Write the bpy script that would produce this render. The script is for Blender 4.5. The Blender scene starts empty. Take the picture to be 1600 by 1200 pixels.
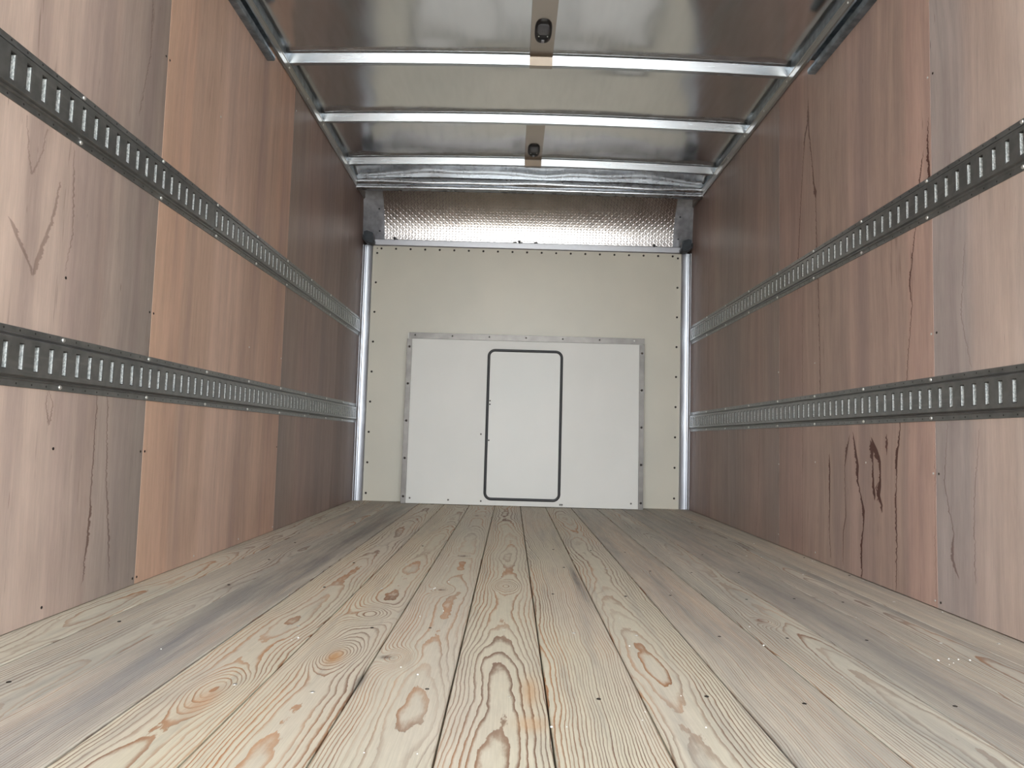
import bpy, bmesh, math, random
from mathutils import Vector, Matrix
random.seed(7)
C = bpy.context.scene.collection
S = bpy.context.scene

# ------------------------------------------------------------------ camera
cam = bpy.data.cameras.new('camera'); cam.sensor_width = 36.0; cam.sensor_fit = 'HORIZONTAL'
cam.lens = 1154.066 / 1600 * 36.0; cam.clip_start = 0.02
co = bpy.data.objects.new('camera', cam); C.objects.link(co); S.camera = co
F = Vector((-5.97367e-04, 9.97220394e-01, 7.45058928e-02))
R = Vector((9.99615e-01, -1.47121e-03, 2.770592e-02))
U = Vector((-2.773852e-02, -7.449376e-02, 9.9683562e-01))
co.matrix_world = Matrix(((R.x, U.x, -F.x, 0), (R.y, U.y, -F.y, 0), (R.z, U.z, -F.z, 0.439), (0, 0, 0, 1)))

# ------------------------------------------------------------------ dimensions (metres)
XL, XR = -1.051, 1.204          # plywood faces
Y0, D = -1.0, 5.02             # rear opening, front panel
ZP, ZC = 2.055, 2.107           # plywood top, roof sheet at its edge
ZS = -1.02                      # street level outside

# ------------------------------------------------------------------ world, sun, exposure
W = bpy.data.worlds.new('sky'); S.world = W; W.use_nodes = True
wn = W.node_tree; wn.nodes.clear()
wo = wn.nodes.new('ShaderNodeOutputWorld'); bg = wn.nodes.new('ShaderNodeBackground')
tc = wn.nodes.new('ShaderNodeTexCoord'); sx = wn.nodes.new('ShaderNodeSeparateXYZ')
rp = wn.nodes.new('ShaderNodeValToRGB')
rp.color_ramp.elements[0].position = 0.0; rp.color_ramp.elements[0].color = (0.96, 0.985, 1.0, 1)
rp.color_ramp.elements[1].position = 0.7; rp.color_ramp.elements[1].color = (0.74, 0.84, 0.92, 1)
wn.links.new(tc.outputs['Generated'], sx.inputs[0]); wn.links.new(sx.outputs[2], rp.inputs[0])
wn.links.new(rp.outputs[0], bg.inputs[0]); bg.inputs[1].default_value = 9.0
wn.links.new(bg.outputs[0], wo.inputs[0])
sl = bpy.data.lights.new('sun', 'SUN'); sl.energy = 18.0; sl.angle = math.radians(2); sl.color = (1.0, .97, .90)
so = bpy.data.objects.new('sun', sl); C.objects.link(so)
so.rotation_euler = Vector((0.35, -0.55, -0.95)).to_track_quat('-Z', 'Y').to_euler()
pl = bpy.data.lights.new('opening_portal', 'AREA'); pl.shape = 'RECTANGLE'; pl.size = XR - XL; pl.size_y = 2.15
pl.cycles.is_portal = True
po = bpy.data.objects.new('opening_portal', pl); C.objects.link(po)
po.location = ((XL + XR) / 2, Y0, 1.07); po.rotation_euler = (math.radians(90), 0, 0)
S.view_settings.view_transform = 'Standard'; S.view_settings.look = 'None'
S.view_settings.exposure = 0.22; S.view_settings.gamma = 1.0; S.view_settings.use_curve_mapping = False
S.cycles.max_bounces = 14; S.cycles.diffuse_bounces = 8; S.cycles.glossy_bounces = 8
S.cycles.sample_clamp_indirect = 6.0

# ------------------------------------------------------------------ node helper
class V:
    def __init__(s, T, sock): s.T, s.s = T, sock
    def _m(s, op, *a, clamp=False):
        n = s.T.nt.nodes.new('ShaderNodeMath'); n.operation = op; n.use_clamp = clamp
        for i, x in enumerate((s,) + a): s.T.put(n.inputs[i], x)
        return V(s.T, n.outputs[0])
    def __add__(s, o): return s._m('ADD', o)
    __radd__ = __add__
    def __sub__(s, o): return s._m('SUBTRACT', o)
    def __rsub__(s, o): return (s * -1.0) + o
    def __mul__(s, o): return s._m('MULTIPLY', o)
    __rmul__ = __mul__
    def __truediv__(s, o): return s._m('DIVIDE', o)
    def abs(s): return s._m('ABSOLUTE')
    def sqrt(s): return s._m('SQRT')
    def fract(s): return s._m('FRACT')
    def floor(s): return s._m('FLOOR')
    def pow(s, o): return s._m('POWER', o)
    def min(s, o): return s._m('MINIMUM', o)
    def max(s, o): return s._m('MAXIMUM', o)
    def clamp(s): return s._m('ADD', 0.0, clamp=True)
    def smooth(s, a, b):      # map range a..b to 0..1, smooth
        n = s.T.nt.nodes.new('ShaderNodeMapRange'); n.interpolation_type = 'SMOOTHSTEP'
        s.T.put(n.inputs[0], s); n.inputs[1].default_value = a; n.inputs[2].default_value = b
        if a > b:
            n.inputs[1].default_value = b; n.inputs[2].default_value = a
            n.inputs[3].default_value = 1; n.inputs[4].default_value = 0
        return V(s.T, n.outputs[0])
class Tree:
    def __init__(s, name):
        s.m = bpy.data.materials.new(name); s.m.use_nodes = True; s.nt = s.m.node_tree
        s.b = s.nt.nodes['Principled BSDF']
    def put(s, inp, x):
        if isinstance(x, V): s.nt.links.new(x.s, inp)
        elif isinstance(x, (tuple, list)): inp.default_value = tuple(x) + ((1,) if len(inp.default_value) == 4 and len(x) == 3 else ())
        else: inp.default_value = x
    def obj(s):
        t = s.nt.nodes.new('ShaderNodeTexCoord'); q = s.nt.nodes.new('ShaderNodeSeparateXYZ')
        s.nt.links.new(t.outputs['Object'], q.inputs[0]); return [V(s, o) for o in q.outputs]
    def attr(s, name):
        t = s.nt.nodes.new('ShaderNodeAttribute'); t.attribute_name = name
        q = s.nt.nodes.new('ShaderNodeSeparateColor'); s.nt.links.new(t.outputs['Color'], q.inputs[0])
        return [V(s, o) for o in q.outputs]
    def vec(s, x, y, z=0.0):
        n = s.nt.nodes.new('ShaderNodeCombineXYZ')
        for i, a in enumerate((x, y, z)): s.put(n.inputs[i], a)
        return V(s, n.outputs[0])
    def noise(s, x, y, z=0.0, scale=1.0, detail=2.0, rough=0.5):
        n = s.nt.nodes.new('ShaderNodeTexNoise'); s.put(n.inputs['Vector'], s.vec(x, y, z))
        n.inputs['Scale'].default_value = scale; n.inputs['Detail'].default_value = detail
        n.inputs['Roughness'].default_value = rough
        return V(s, n.outputs[0])
    def ramp(s, f, stops, mode='LINEAR'):
        n = s.nt.nodes.new('ShaderNodeValToRGB'); e = n.color_ramp.elements; n.color_ramp.interpolation = mode
        while len(e) < len(stops): e.new(0.5)
        for q, (p, c) in zip(e, stops): q.position = p
        for q, (p, c) in zip(e, stops): q.position = p; q.color = tuple(c) + (1,)
        s.put(n.inputs[0], f); return V(s, n.outputs[0])
    def mix(s, f, a, b, mode='MIX'):
        n = s.nt.nodes.new('ShaderNodeMix'); n.data_type = 'RGBA'; n.blend_type = mode
        s.put(n.inputs[0], f); s.put(n.inputs[6], a); s.put(n.inputs[7], b); return V(s, n.outputs[2])
    def grey(s, f):
        n = s.nt.nodes.new('ShaderNodeCombineColor')
        for i in range(3): s.put(n.inputs[i], f)
        return V(s, n.outputs[0])
    def curve(s, f, pts):     # f in 0..1
        n = s.nt.nodes.new('ShaderNodeFloatCurve'); c = n.mapping.curves[0]
        n.mapping.use_clip = False
        pts = sorted(pts)
        c.points[0].location = pts[0]; c.points[1].location = pts[-1]
        for p in pts[1:-1]: c.points.new(*p)
        for p in c.points: p.handle_type = 'VECTOR'
        n.mapping.update(); n.inputs[0].default_value = 1; s.put(n.inputs[1], f); return V(s, n.outputs[0])
    def bump(s, h, dist=0.001, strength=1.0):
        n = s.nt.nodes.new('ShaderNodeBump'); n.inputs['Distance'].default_value = dist
        n.inputs['Strength'].default_value = strength; s.put(n.inputs['Height'], h)
        s.nt.links.new(n.outputs[0], s.b.inputs['Normal'])
    def set(s, **k):
        for a, v in k.items(): s.put(s.b.inputs[a.replace('_', ' ')], v)
        return s.m
def lin(*c):                  # 0..255 display colour to linear
    return tuple(((v / 255 + .055) / 1.055) ** 2.4 if v > 10 else v / 255 / 12.92 for v in c)

# ------------------------------------------------------------------ materials
def flat(name, col, rough=.5, metal=0.0, spec=.5, nz=0.0, sc=40, bumpd=0.0):
    t = Tree(name); x, y, z = t.obj()
    c = col
    if nz:
        n = t.noise(x, y, z, sc, 3); c = t.mix(n.smooth(.3, .7), tuple(v * (1 - nz) for v in col), tuple(min(1, v * (1 + nz)) for v in col))
    if bumpd: t.bump(t.noise(x, y, z, sc * 4, 2), bumpd)
    return t.set(Base_Color=c, Roughness=rough, Metallic=metal, Specular_IOR_Level=spec)

M = {}
M['dark'] = flat('dark_void', (.012, .011, .010), .9)
M['skin'] = flat('outer_skin_white', (.75, .75, .74), .4)
M['street'] = flat('concrete_street', (.40, .39, .37), .9, nz=.12, sc=2)
M['rubber'] = flat('black_rubber', (.010, .010, .012), .45)
M['screw_dark'] = flat('dark_rivet', (.035, .028, .024), .5, .6)
M['zinc'] = flat('bright_zinc_screw', (.75, .76, .74), .3, .8)
M['casting'] = flat('dark_grey_casting', (.040, .047, .055), .38, .3, nz=.15)
M['board'] = None
M['trackblack'] = flat('dark_galvanised_door_track', (.22, .26, .30), .36, .8, nz=.3, sc=25)

def metal(name, col, rough, streak=(1, 1, 1), nz=.08, bumpd=0.0, metalness=1.0, bs=1.0):
    t = Tree(name); x, y, z = t.obj()
    n = t.noise(x * streak[0], y * streak[1], z * streak[2], 6, 4)
    c = t.mix(n.smooth(.3, .7), tuple(v * (1 - nz) for v in col), col)
    if bumpd: t.bump(t.noise(x, y, z, bs, 2), bumpd)
    r = n * (rough * .5) + rough * .75
    return t.set(Base_Color=c, Roughness=r, Metallic=metalness)
M['sheet'] = metal('roof_sheet_aluminium', (.80, .81, .82), .15, (6, 1, 6), .06)
M['bow'] = metal('roof_bow_galvanised', (.56, .60, .64), .26, (1, 20, 20), .08)
M['alu'] = metal('mill_aluminium', (.17, .16, .15), .40, (2, 2, 2), .3)
M['header'] = metal('header_aluminium', (.46, .48, .51), .28, (3, 3, 12), .12)
M['post'] = metal('corner_post_aluminium', (.50, .52, .56), .36, (6, 6, 1), .05)
M['plate'] = metal('stainless_light_plate', (.50, .44, .39), .24, (20, 2, 2), .05)
M['rail'] = metal('wall_rail_aluminium', (.42, .40, .38), .32, (1, 4, 20), .12)
M['endplate'] = metal('end_plate_grey_aluminium', (.44, .46, .50), .45, (4, 4, 4), .3, 0.0, .5)
M['sill'] = metal('sill_aluminium', (.42, .42, .44), .42, (3, 3, 3), .08)

# embossed cove liner: herringbone bumps, in (x, arc length) carried by the uv map
t = Tree('embossed_aluminium_liner'); uvn = t.nt.nodes.new('ShaderNodeUVMap'); q = t.nt.nodes.new('ShaderNodeSeparateXYZ')
t.nt.links.new(uvn.outputs[0], q.inputs[0]); u_, v_ = V(t, q.outputs[0]), V(t, q.outputs[1])
fu, fv = u_ * 46.0, v_ * 52.0
par = ((fu.floor() + fv.floor()) * .5).fract() * 4.0 - 1.0          # bars lean left and right in turn
lu, lv_ = fu.fract() - .5, fv.fract() - .5
dd_ = lu * par + lv_
ridge = ((dd_ * dd_ * -22.0)._m('EXPONENT')) * (lu.abs() * -2.0 + 1.0).clamp().pow(.6) * (lv_.abs() * -2.0 + 1.0).clamp().pow(.6)
t.bump(ridge, .0009)
nn = t.noise(u_, v_, 0.0, 9, 3)
M['cove'] = t.set(Base_Color=t.mix(nn.smooth(.3, .7), (.50, .475, .46), (.60, .575, .56)), Roughness=.24, Metallic=1.0)

# painted / laminate panels
def laminate(name, c1, c2, rough=.45, bumps=.0003):
    t = Tree(name); x, y, z = t.obj()
    n = t.noise(x, y, z * .8, 2.2, 3); f = t.noise(x, y, z, 160, 2)
    c = t.mix(n.smooth(.3, .7), c1, c2)
    t.bump(f, bumps)
    return t.set(Base_Color=c, Roughness=rough)
M['cream'] = laminate('cream_fibreglass_liner', (.60, .575, .49), (.65, .615, .52), .35)
M['white'] = laminate('white_painted_board', (.70, .70, .665), (.74, .735, .70), .45, .0001)
M['whitedoor'] = laminate('white_door_skin', (.69, .70, .67), (.73, .725, .69), .4, .0001)

# galvanised track; pale zinc for the slot lip that faces the light
t = Tree('track_galvanised_steel'); x, y, z = t.obj()
n1 = t.noise(x, y, z, 30, 4); n2 = t.noise(x, y * .4, z * 8, 10, 2)
c = t.mix(n1.smooth(.3, .7), (.185, .19, .19), (.25, .255, .25))
c = t.mix(n2.smooth(.55, .75) * .35, c, (.34, .34, .32))
M['track'] = t.set(Base_Color=c, Roughness=n1 * .2 + .26, Metallic=.75)
t = Tree('slot_lip_lit_zinc'); x, y, z = t.obj()
n1 = t.noise(x, y, z * .7, 260, 3)
M['slot'] = t.set(Base_Color=t.mix(n1.smooth(.35, .62), (.42, .46, .46), (.80, .83, .82)), Roughness=.55, Metallic=.15)

# ---- plywood walls -------------------------------------------------------
def plywood(name, bands, lines, dark_specks=.6, seed=0.0, rough=.5):
    t = Tree(name); x, y, z = t.obj()
    wob = (t.noise(y * 2.0, z * .9, seed, 1.0, 2) - .5) * .05
    yy = y + wob
    base = None
    hard = [b for b in bands]
    stops = []
    for (ya, yb, ca, cb) in hard:
        stops.append(((ya + .7) / 5.9 + .0004, ca)); stops.append(((yb + .7) / 5.9 - .0004, cb))
    # soft veneer strips drift with the grain; panel joints are separate meshes with their own bands
    base = t.ramp((yy + .7) / 5.9, stops)
    big = t.noise(y * 3.0, z * .55, seed + 3.0, 1.0, 3)
    slant = (t.noise(y * 1.3, z * .8, seed + 41.0, 1.0, 2) - .5) * .12
    ys = y + slant
    st = t.noise(ys * 20.0, z * 1.1, seed + 7.0, 1.0, 5, .65)
    mid = t.noise(ys * 60.0, z * 3.4, seed + 11.0, 1.0, 4, .65)
    mot = t.noise(ys * 9.0, z * 4.5, seed + 51.0, 1.0, 4, .6)
    fine = t.noise(y * 380.0, z * 16.0, seed, 1.0, 3, .65)
    c = t.mix(big.smooth(.35, .65) * .22, base, lin(176, 150, 136), 'MIX')
    k = (st - .5) * .62 + (mid - .5) * .34 + (fine - .5) * .30 + (mot - .5) * .30 + 1.0
    c = t.mix(1.0, c, t.grey(k), 'MULTIPLY')
    # cool grey / mauve cast in some streaks
    c = t.mix(t.noise(y * 9.0, z * .5, seed + 21.0, 1.0, 3).smooth(.52, .7) * .30, c, lin(128, 112, 112))
    wi = t.noise(ys * 34.0, z * 2.2, seed + 61.0, 1.0, 4, .7)
    c = t.mix((wi.smooth(.60, .72) * t.noise(y * 3.0, z * 1.2, seed + 71.0, 1.0, 1).smooth(.40, .62)) * dark_specks * .75, c, lin(104, 80, 70))
    # small knots of pore lines
    sp = t.noise(y * 120.0, z * 9.0, seed + 31.0, 1.0, 2)
    c = t.mix(sp.smooth(.735, .80) * dark_specks, c, lin(86, 60, 50))
    # mineral lines: (z0,z1,[(z,y,halfwidth)...], strength)
    msk = None
    for pts, strg in lines:
        z0, z1 = min(p[0] for p in pts), max(p[0] for p in pts)
        tz = (z - z0) / (z1 - z0)
        ym = sum(p[1] for p in pts) / len(pts)
        cy = t.curve(tz, [((p[0] - z0) / (z1 - z0), (p[1] - ym) * 2 + .5) for p in pts])
        cw = t.curve(tz, [((p[0] - z0) / (z1 - z0), p[2] * 40) for p in pts])
        jag = (t.noise(z * 60.0, ym * 3.0, 0.0, 1.0, 3, .7) - .5)
        dd = (y - ym - (cy - .5) * .5 - jag * .022).abs()
        ww = cw * .025 * (jag * 2.0 + 1.0)
        inz = tz.smooth(-.01, .02) * tz.smooth(1.01, .98)
        m = ((ww * 1.1 + .0012 - dd) / .0034).clamp() * inz * min(1.0, strg * 1.25)
        msk = m if msk is None else msk.max(m)
    if msk is not None:
        c = t.mix(msk, c, lin(86, 54, 46))
    t.bump(fine + mid, .0002)
    return t.set(Base_Color=c, Roughness=rough, Specular_IOR_Level=.35)

def o(*c):
    c = lin(*c); g = .3 * c[0] + .5 * c[1] + .2 * c[2]
    return tuple(min(.9, (v * .62 + g * .38) * q) for v, q in zip(c, (1.30, 1.34, 1.31)))
P1 = plywood('plywood_left_near', [(-.7, 1.50, o(186, 156, 140), o(190, 158, 142)), (1.50, 1.70, o(190, 158, 142), o(180, 150, 136)),
     (1.70, 1.80, o(182, 150, 137), o(172, 144, 131)), (1.82, 1.86, o(160, 134, 122), o(160, 132, 120)), (1.87, 1.95, o(162, 138, 127), o(152, 130, 120)),
     (1.96, 2.04, o(146, 126, 118), o(142, 122, 115)), (2.05, 2.13, o(140, 121, 113), o(132, 115, 108))],
   [([(.765, 1.588, .003), (.79, 1.572, .004), (.82, 1.545, .007), (.85, 1.52, .008), (.87, 1.50, .002)], .35),
    ([(.765, 1.588, .004), (.80, 1.60, .008), (.84, 1.615, .007), (.90, 1.64, .005), (1.0, 1.66, .003)], .35),
    ([(.98, 1.56, .003), (1.02, 1.545, .002), (1.10, 1.53, .002)], .3), ([(.98, 1.56, .003), (1.03, 1.585, .002), (1.10, 1.60, .002)], .3),
    ([(.05, 1.86, .001), (.20, 1.875, .006), (.25, 1.873, .003), (.45, 1.87, .002), (.64, 1.875, .002)], .60),
    ([(.03, 1.985, .001), (.15, 1.97, .004), (.30, 1.94, .003), (.55, 1.915, .002)], .45),
    ([(.52, 1.672, .001), (.49, 1.666, .002), (.45, 1.680, .003), (.44, 1.684, .001)], .40),
    ([(.52, 1.675, .001), (.49, 1.692, .002), (.45, 1.686, .003), (.44, 1.684, .001)], .40),
    ([(1.10, 1.70, .001), (1.0, 1.71, .003), (.9, 1.72, .002), (.8, 1.70, .001)], .4),
    ([(1.98, 2.03, .001), (1.75, 2.01, .003), (1.5, 2.02, .002), (1.3, 1.98, .002)], .4)], .7, 1.3)
P2 = plywood('plywood_left_orange', [(-.7, 2.10, o(192, 140, 108), o(192, 140, 108)), (2.12, 2.30, o(196, 146, 112), o(190, 140, 110)),
     (2.32, 2.52, o(180, 138, 113), o(184, 140, 113)), (2.54, 2.80, o(196, 152, 128), o(188, 144, 120)), (2.82, 2.98, o(176, 134, 112), o(178, 134, 110)),
     (3.0, 3.14, o(188, 142, 115), o(178, 132, 106)), (3.16, 3.34, o(182, 132, 104), o(186, 134, 106))], [], .35, 5.1)
P3 = plywood('plywood_left_brown', [(-.7, 3.34, o(128, 106, 98), o(128, 106, 98)), (3.34, 3.60, o(132, 110, 100), o(140, 112, 101)),
     (3.62, 4.0, o(146, 112, 102), o(136, 106, 98)), (4.02, 4.35, o(128, 102, 98), o(138, 106, 98)), (4.37, 5.2, o(122, 92, 86), o(118, 90, 84))], [], .7, 9.7)
RN = plywood('plywood_right_near', [(-.7, 1.55, o(180, 156, 142), o(180, 154, 142)), (1.57, 1.75, o(174, 148, 136), o(180, 154, 142)),
     (1.77, 1.92, o(178, 150, 136), o(172, 146, 136)), (1.94, 2.10, o(156, 138, 134), o(160, 142, 138))],
   [([(.52, 2.04, .001), (.35, 2.06, .002), (.22, 2.02, .002), (.15, 2.03, .007), (.10, 2.0, .002)], .5),
    ([(.50, 1.90, .001), (.30, 1.93, .002), (.10, 1.93, .002)], .4),
    ([(1.0, 1.95, .001), (.8, 1.97, .002), (.66, 1.93, .001)], .4)], .8, 13.1)
RM = plywood('plywood_right_reddish', [(-.7, 2.09, o(178, 134, 118), o(178, 134, 118)), (2.10, 2.24, o(178, 136, 120), o(174, 132, 118)),
     (2.25, 2.40, o(160, 128, 114), o(164, 130, 117)), (2.42, 2.62, o(160, 128, 115), o(166, 130, 118)), (2.64, 2.80, o(158, 126, 113), o(156, 126, 112)),
     (2.82, 3.05, o(154, 124, 110), o(158, 122, 108)), (3.07, 3.33, o(152, 114, 102), o(148, 112, 100))],
   [([(0, 3.060, .0012), (.30, 3.061, .001), (.52, 3.056, .0015), (.8, 3.058, .0015), (1.1, 3.05, .001)], .8),
    ([(0.03, 2.79, .002), (.12, 2.803, .002), (.28, 2.800, .005), (.37, 2.799, .006), (.42, 2.80, .001)], .85),
    ([(0.02, 2.690, .0015), (.14, 2.686, .003), (.20, 2.665, .003), (.26, 2.668, .002), (.37, 2.672, .002), (.44, 2.655, .008), (.465, 2.64, .003), (.49, 2.630, .001)], .75),
    ([(0.0, 2.548, .004), (.11, 2.549, .006), (.17, 2.535, .003), (.23, 2.531, .008), (.29, 2.555, .003), (.33, 2.575, .006), (.38, 2.574, .010), (.44, 2.59, .006), (.475, 2.60, .004), (.50, 2.61, .001)], .9),
    ([(.27, 2.455, .001), (.29, 2.458, .009), (.32, 2.462, .006), (.39, 2.466, .004), (.42, 2.472, .010), (.445, 2.47, .013), (.47, 2.48, .001)], .9),
    ([(.235, 2.405, .002), (.26, 2.41, .007), (.29, 2.432, .013), (.32, 2.42, .009), (.36, 2.415, .004), (.40, 2.422, .010), (.43, 2.445, .018), (.46, 2.462, .008), (.48, 2.475, .001)], .95),
    ([(.27, 2.44, .001), (.29, 2.425, .008), (.31, 2.445, .003), (.33, 2.43, .001)], .8),
    ([(.42, 2.375, .001), (.46, 2.372, .007), (.49, 2.374, .001)], .8),
    ([(0.0, 2.325, .002), (.15, 2.317, .003), (.27, 2.322, .005), (.34, 2.315, .002), (.42, 2.313, .007), (.47, 2.297, .004), (.56, 2.285, .002), (.64, 2.25, .002), (.75, 2.235, .002), (.87, 2.213, .002), (.95, 2.225, .004), (1.1, 2.19, .002), (1.24, 2.165, .004), (1.33, 2.14, .002)], .8),
    ([(1.15, 2.108, .001), (1.24, 2.112, .006), (1.34, 2.118, .004), (1.42, 2.112, .001)], .8),
    ([(0.03, 2.106, .001), (.15, 2.108, .001), (.30, 2.105, .001), (.37, 2.103, .002), (.42, 2.104, .001), (.56, 2.102, .001)], .4),
    ([(1.90, 2.992, .001), (1.80, 2.995, .008), (1.74, 3.03, .008), (1.68, 3.04, .003), (1.45, 3.075, .003), (1.25, 3.10, .004), (1.10, 3.11, .003)], .65),
    ([(1.88, 2.990, .001), (1.75, 2.985, .005), (1.60, 2.952, .003), (1.50, 2.935, .006), (1.47, 2.922, .012), (1.44, 2.918, .002), (1.25, 2.91, .004), (1.10, 2.895, .003), (.70, 2.88, .003), (.60, 2.88, .001)], .7)],
   .6, 17.7)
RF = plywood('plywood_right_brown', [(-.7, 3.33, o(140, 112, 100), o(140, 112, 100)), (3.33, 3.55, o(130, 110, 104), o(144, 114, 102)),
     (3.57, 3.95, o(148, 114, 102), o(130, 108, 100)), (3.97, 4.4, o(128, 108, 103), o(144, 114, 103)), (4.42, 5.2, o(136, 104, 96), o(128, 94, 86))],
   [([(.05, 3.62, .002), (.3, 3.60, .003), (.52, 3.59, .002)], .4), ([(1.3, 3.40, .001), (1.2, 3.42, .005), (1.1, 3.44, .002)], .5)], .7, 23.3)

# ---- pine floor ----------------------------------------------------------
t = Tree('pine_decking'); x, y, z = t.obj()
xc, hb, seed = t.attr('plank_a'); ha, gr, warm = t.attr('plank_b')       # stored 0..1
u = x - (xc * 4.0 - 2.0)
sd = seed * 60.0
wobx = (t.noise(u * 3.0, y * 1.7, sd, 1.0, 2) - .5) * .06
x0 = (t.noise(y * .35, sd, 4.0, 1.0, 1) - .5) * .10
H = hb * .5 + ha * .12 * (t.noise(y * .75, sd, 9.0, 1.0, 2, .5) - .5) * 2.0 + (t.noise(u * 14.0, y * 4.0, sd, 1.0, 2) - .5) * .008 + y * .010 - .02
# knots: growth rings bulge round them
KN = [(-.215, 1.50, .030, .050), (-.188, 2.17, .030, .035), (-.169, 2.80, .030, .02), (-.331, 1.86, .050, .045), (-.181, 4.24, .03, .03),
      (-.005, 2.25, .035, -.03), (.655, 1.90, .025, .03), (-.345, 1.52, .045, -.035), (-.66, 2.15, .05, .03), (.49, 2.6, .04, .03), (-.49, 1.30, .05, -.03)]
for kx, ky, ks, ka in KN:
    dx = (x - kx) / ks; dy = (y - ky) / (ks * 1.9)
    H = H + ((dx * dx + dy * dy) * -1.0).__class__(t, ((dx * dx + dy * dy) * -1.0)._m('EXPONENT').s) * ka
uu = u - x0 * 1.0 + wobx
r = (uu * uu + H * H).sqrt()
jit = (t.noise(x * 90.0, y * 26.0, sd, 1.0, 4, .65) - .5) * .0026 + (t.noise(x * 22.0, y * 9.0, sd, 1.0, 2) - .5) * .0045
ph = (r + jit) / .0050 + t.noise(r * 60.0, sd, 0.0, 1.0, 1) * 1.4
f = ph.fract()
late = f.smooth(.52, .90) * f.smooth(1.0, .94) * (t.noise(ph.floor() * 3.7, sd, y * .4, 1.0, 0).smooth(.25, .6) * .6 + .4)
lv = t.noise(x * 7.0, y * 1.6, sd + 5.0, 1.0, 2).smooth(.25, .65)
early = t.mix(warm, lin(192, 189, 178), lin(210, 201, 177))
early = t.mix(t.noise(x * 5.0, y * .8, sd + 8.0, 1.0, 3).smooth(.4, .65) * .6, early, lin(202, 192, 178))
latec = t.mix(t.noise(x * 4.0, y * 1.1, sd + 2.0, 1.0, 2).smooth(.4, .62), lin(128, 100, 82), lin(180, 130, 88))
c = t.mix(late * (lv * .5 + .52), early, latec)
# weather grey: broad streaks along the board, more on some boards
gn = t.noise(x * 20.0, y * 1.3, sd + 12.0, 1.0, 5, .68)
gm = ((gn - .46) * 3.0 + gr * 1.0 - .45).clamp()
gd = t.noise(x * 120.0, y * 3.0, sd, 1.0, 3, .6)
c = t.mix(gm * .72, c, t.mix(gd, lin(102, 102, 104), lin(170, 165, 157)))
# stains at their own places
ST = [(-.665, 2.3, .055, .9, .55, lin(104, 104, 108)), (-.665, 1.4, .04, .5, .35, lin(128, 134, 142)), (-.665, 3.5, .07, .8, .45, lin(96, 90, 88)),
      (.220, 2.42, .012, .22, .85, lin(84, 84, 88)), (.226, 2.15, .010, .14, .5, lin(96, 98, 102)), (-.258, 1.36, .008, .06, .9, lin(88, 84, 80)),
      (-.335, 1.50, .018, .045, .75, lin(184, 134, 80)), (.045, 1.33, .016, .07, .6, lin(198, 158, 116)), (.04, 1.18, .03, .03, .5, lin(200, 160, 118)),
      (-.49, 1.24, .020, .06, .55, lin(190, 146, 108)), (.47, 2.0, .02, .5, .35, lin(116, 118, 120)), (.82, 1.9, .05, .9, .30, lin(122, 122, 122)),
      (1.05, 1.9, .02, .7, .35, lin(120, 118, 118)), (-.237, 1.505, .012, .012, 1.0, lin(66, 44, 38)), (-.188, 2.17, .010, .010, .9, lin(90, 66, 54)),
      (-.169, 2.79, .014, .018, .9, lin(80, 58, 48)), (-.18, 4.24, .012, .03, .8, lin(92, 68, 56)), (.64, 1.9, .012, .02, .7, lin(124, 84, 66))]
for sx_, sy_, wx, wy, am, colr in ST:
    dx = (x - sx_) / wx; dy = (y - sy_) / wy
    e = V(t, ((dx * dx + dy * dy) * -1.0)._m('EXPONENT').s)
    e = (e * ((gn - .5) * 3.0 + gd * 1.0 + .45)).clamp()
    c = t.mix(e * am, c, colr)
fib = t.noise(x * 520.0, y * 10.0, sd, 1.0, 2, .6)
k = (fib - .5) * .30 + (t.noise(x * 60.0, y * 14.0, sd, 1.0, 4, .7) - .5) * .22 + (t.noise(x * 2.0, y * 1.0, 1.0, 1.0, 3) - .5) * .12 + 1.0
c = t.mix(1.0, c, t.grey(k), 'MULTIPLY')
t.bump(late * -.7 + fib * .3, .0006)
M['pine'] = t.set(Base_Color=c, Roughness=.62, Specular_IOR_Level=.35)

# ------------------------------------------------------------------ mesh helpers
def mesh_obj(name, bm, mat, parent=None, smooth=False, loc=None):
    me = bpy.data.meshes.new(name); bm.normal_update(); bm.to_mesh(me); bm.free()
    ob = bpy.data.objects.new(name, me); C.objects.link(ob)
    for m in (mat if isinstance(mat, (list, tuple)) else [mat]): me.materials.append(m)
    if smooth:
        for p in me.polygons: p.use_smooth = True
        try: me.set_sharp_from_angle(angle=math.radians(smooth if smooth is not True else 35))
        except Exception: pass
    if parent: ob.parent = parent
    if loc: ob.location = loc
    return ob
def empty(name, loc=(0, 0, 0), **k):
    ob = bpy.data.objects.new(name, None); C.objects.link(ob); ob.location = loc; ob.empty_display_size = .1
    for a, v in k.items(): ob[a] = v
    return ob
def tag(ob, label=None, cat=None, group=None, kind=None):
    for a, v in (('label', label), ('category', cat), ('group', group), ('kind', kind)):
        if v: ob[a] = v
    return ob
def box(bm, a, b, mi=0, bev=0):
    xs, ys, zs = (min(a[0], b[0]), max(a[0], b[0])), (min(a[1], b[1]), max(a[1], b[1])), (min(a[2], b[2]), max(a[2], b[2]))
    v = [bm.verts.new((xs[i], ys[j], zs[k])) for i in (0, 1) for j in (0, 1) for k in (0, 1)]
    fs = [bm.faces.new([v[i] for i in q]) for q in ((0, 1, 3, 2), (4, 6, 7, 5), (0, 4, 5, 1), (2, 3, 7, 6), (0, 2, 6, 4), (1, 5, 7, 3))]
    for f in fs: f.material_index = mi
    if bev:
        es = list({e for f in fs for e in f.edges})
        bmesh.ops.bevel(bm, geom=es, offset=bev, segments=2, affect='EDGES', profile=.5)
    return fs
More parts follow.
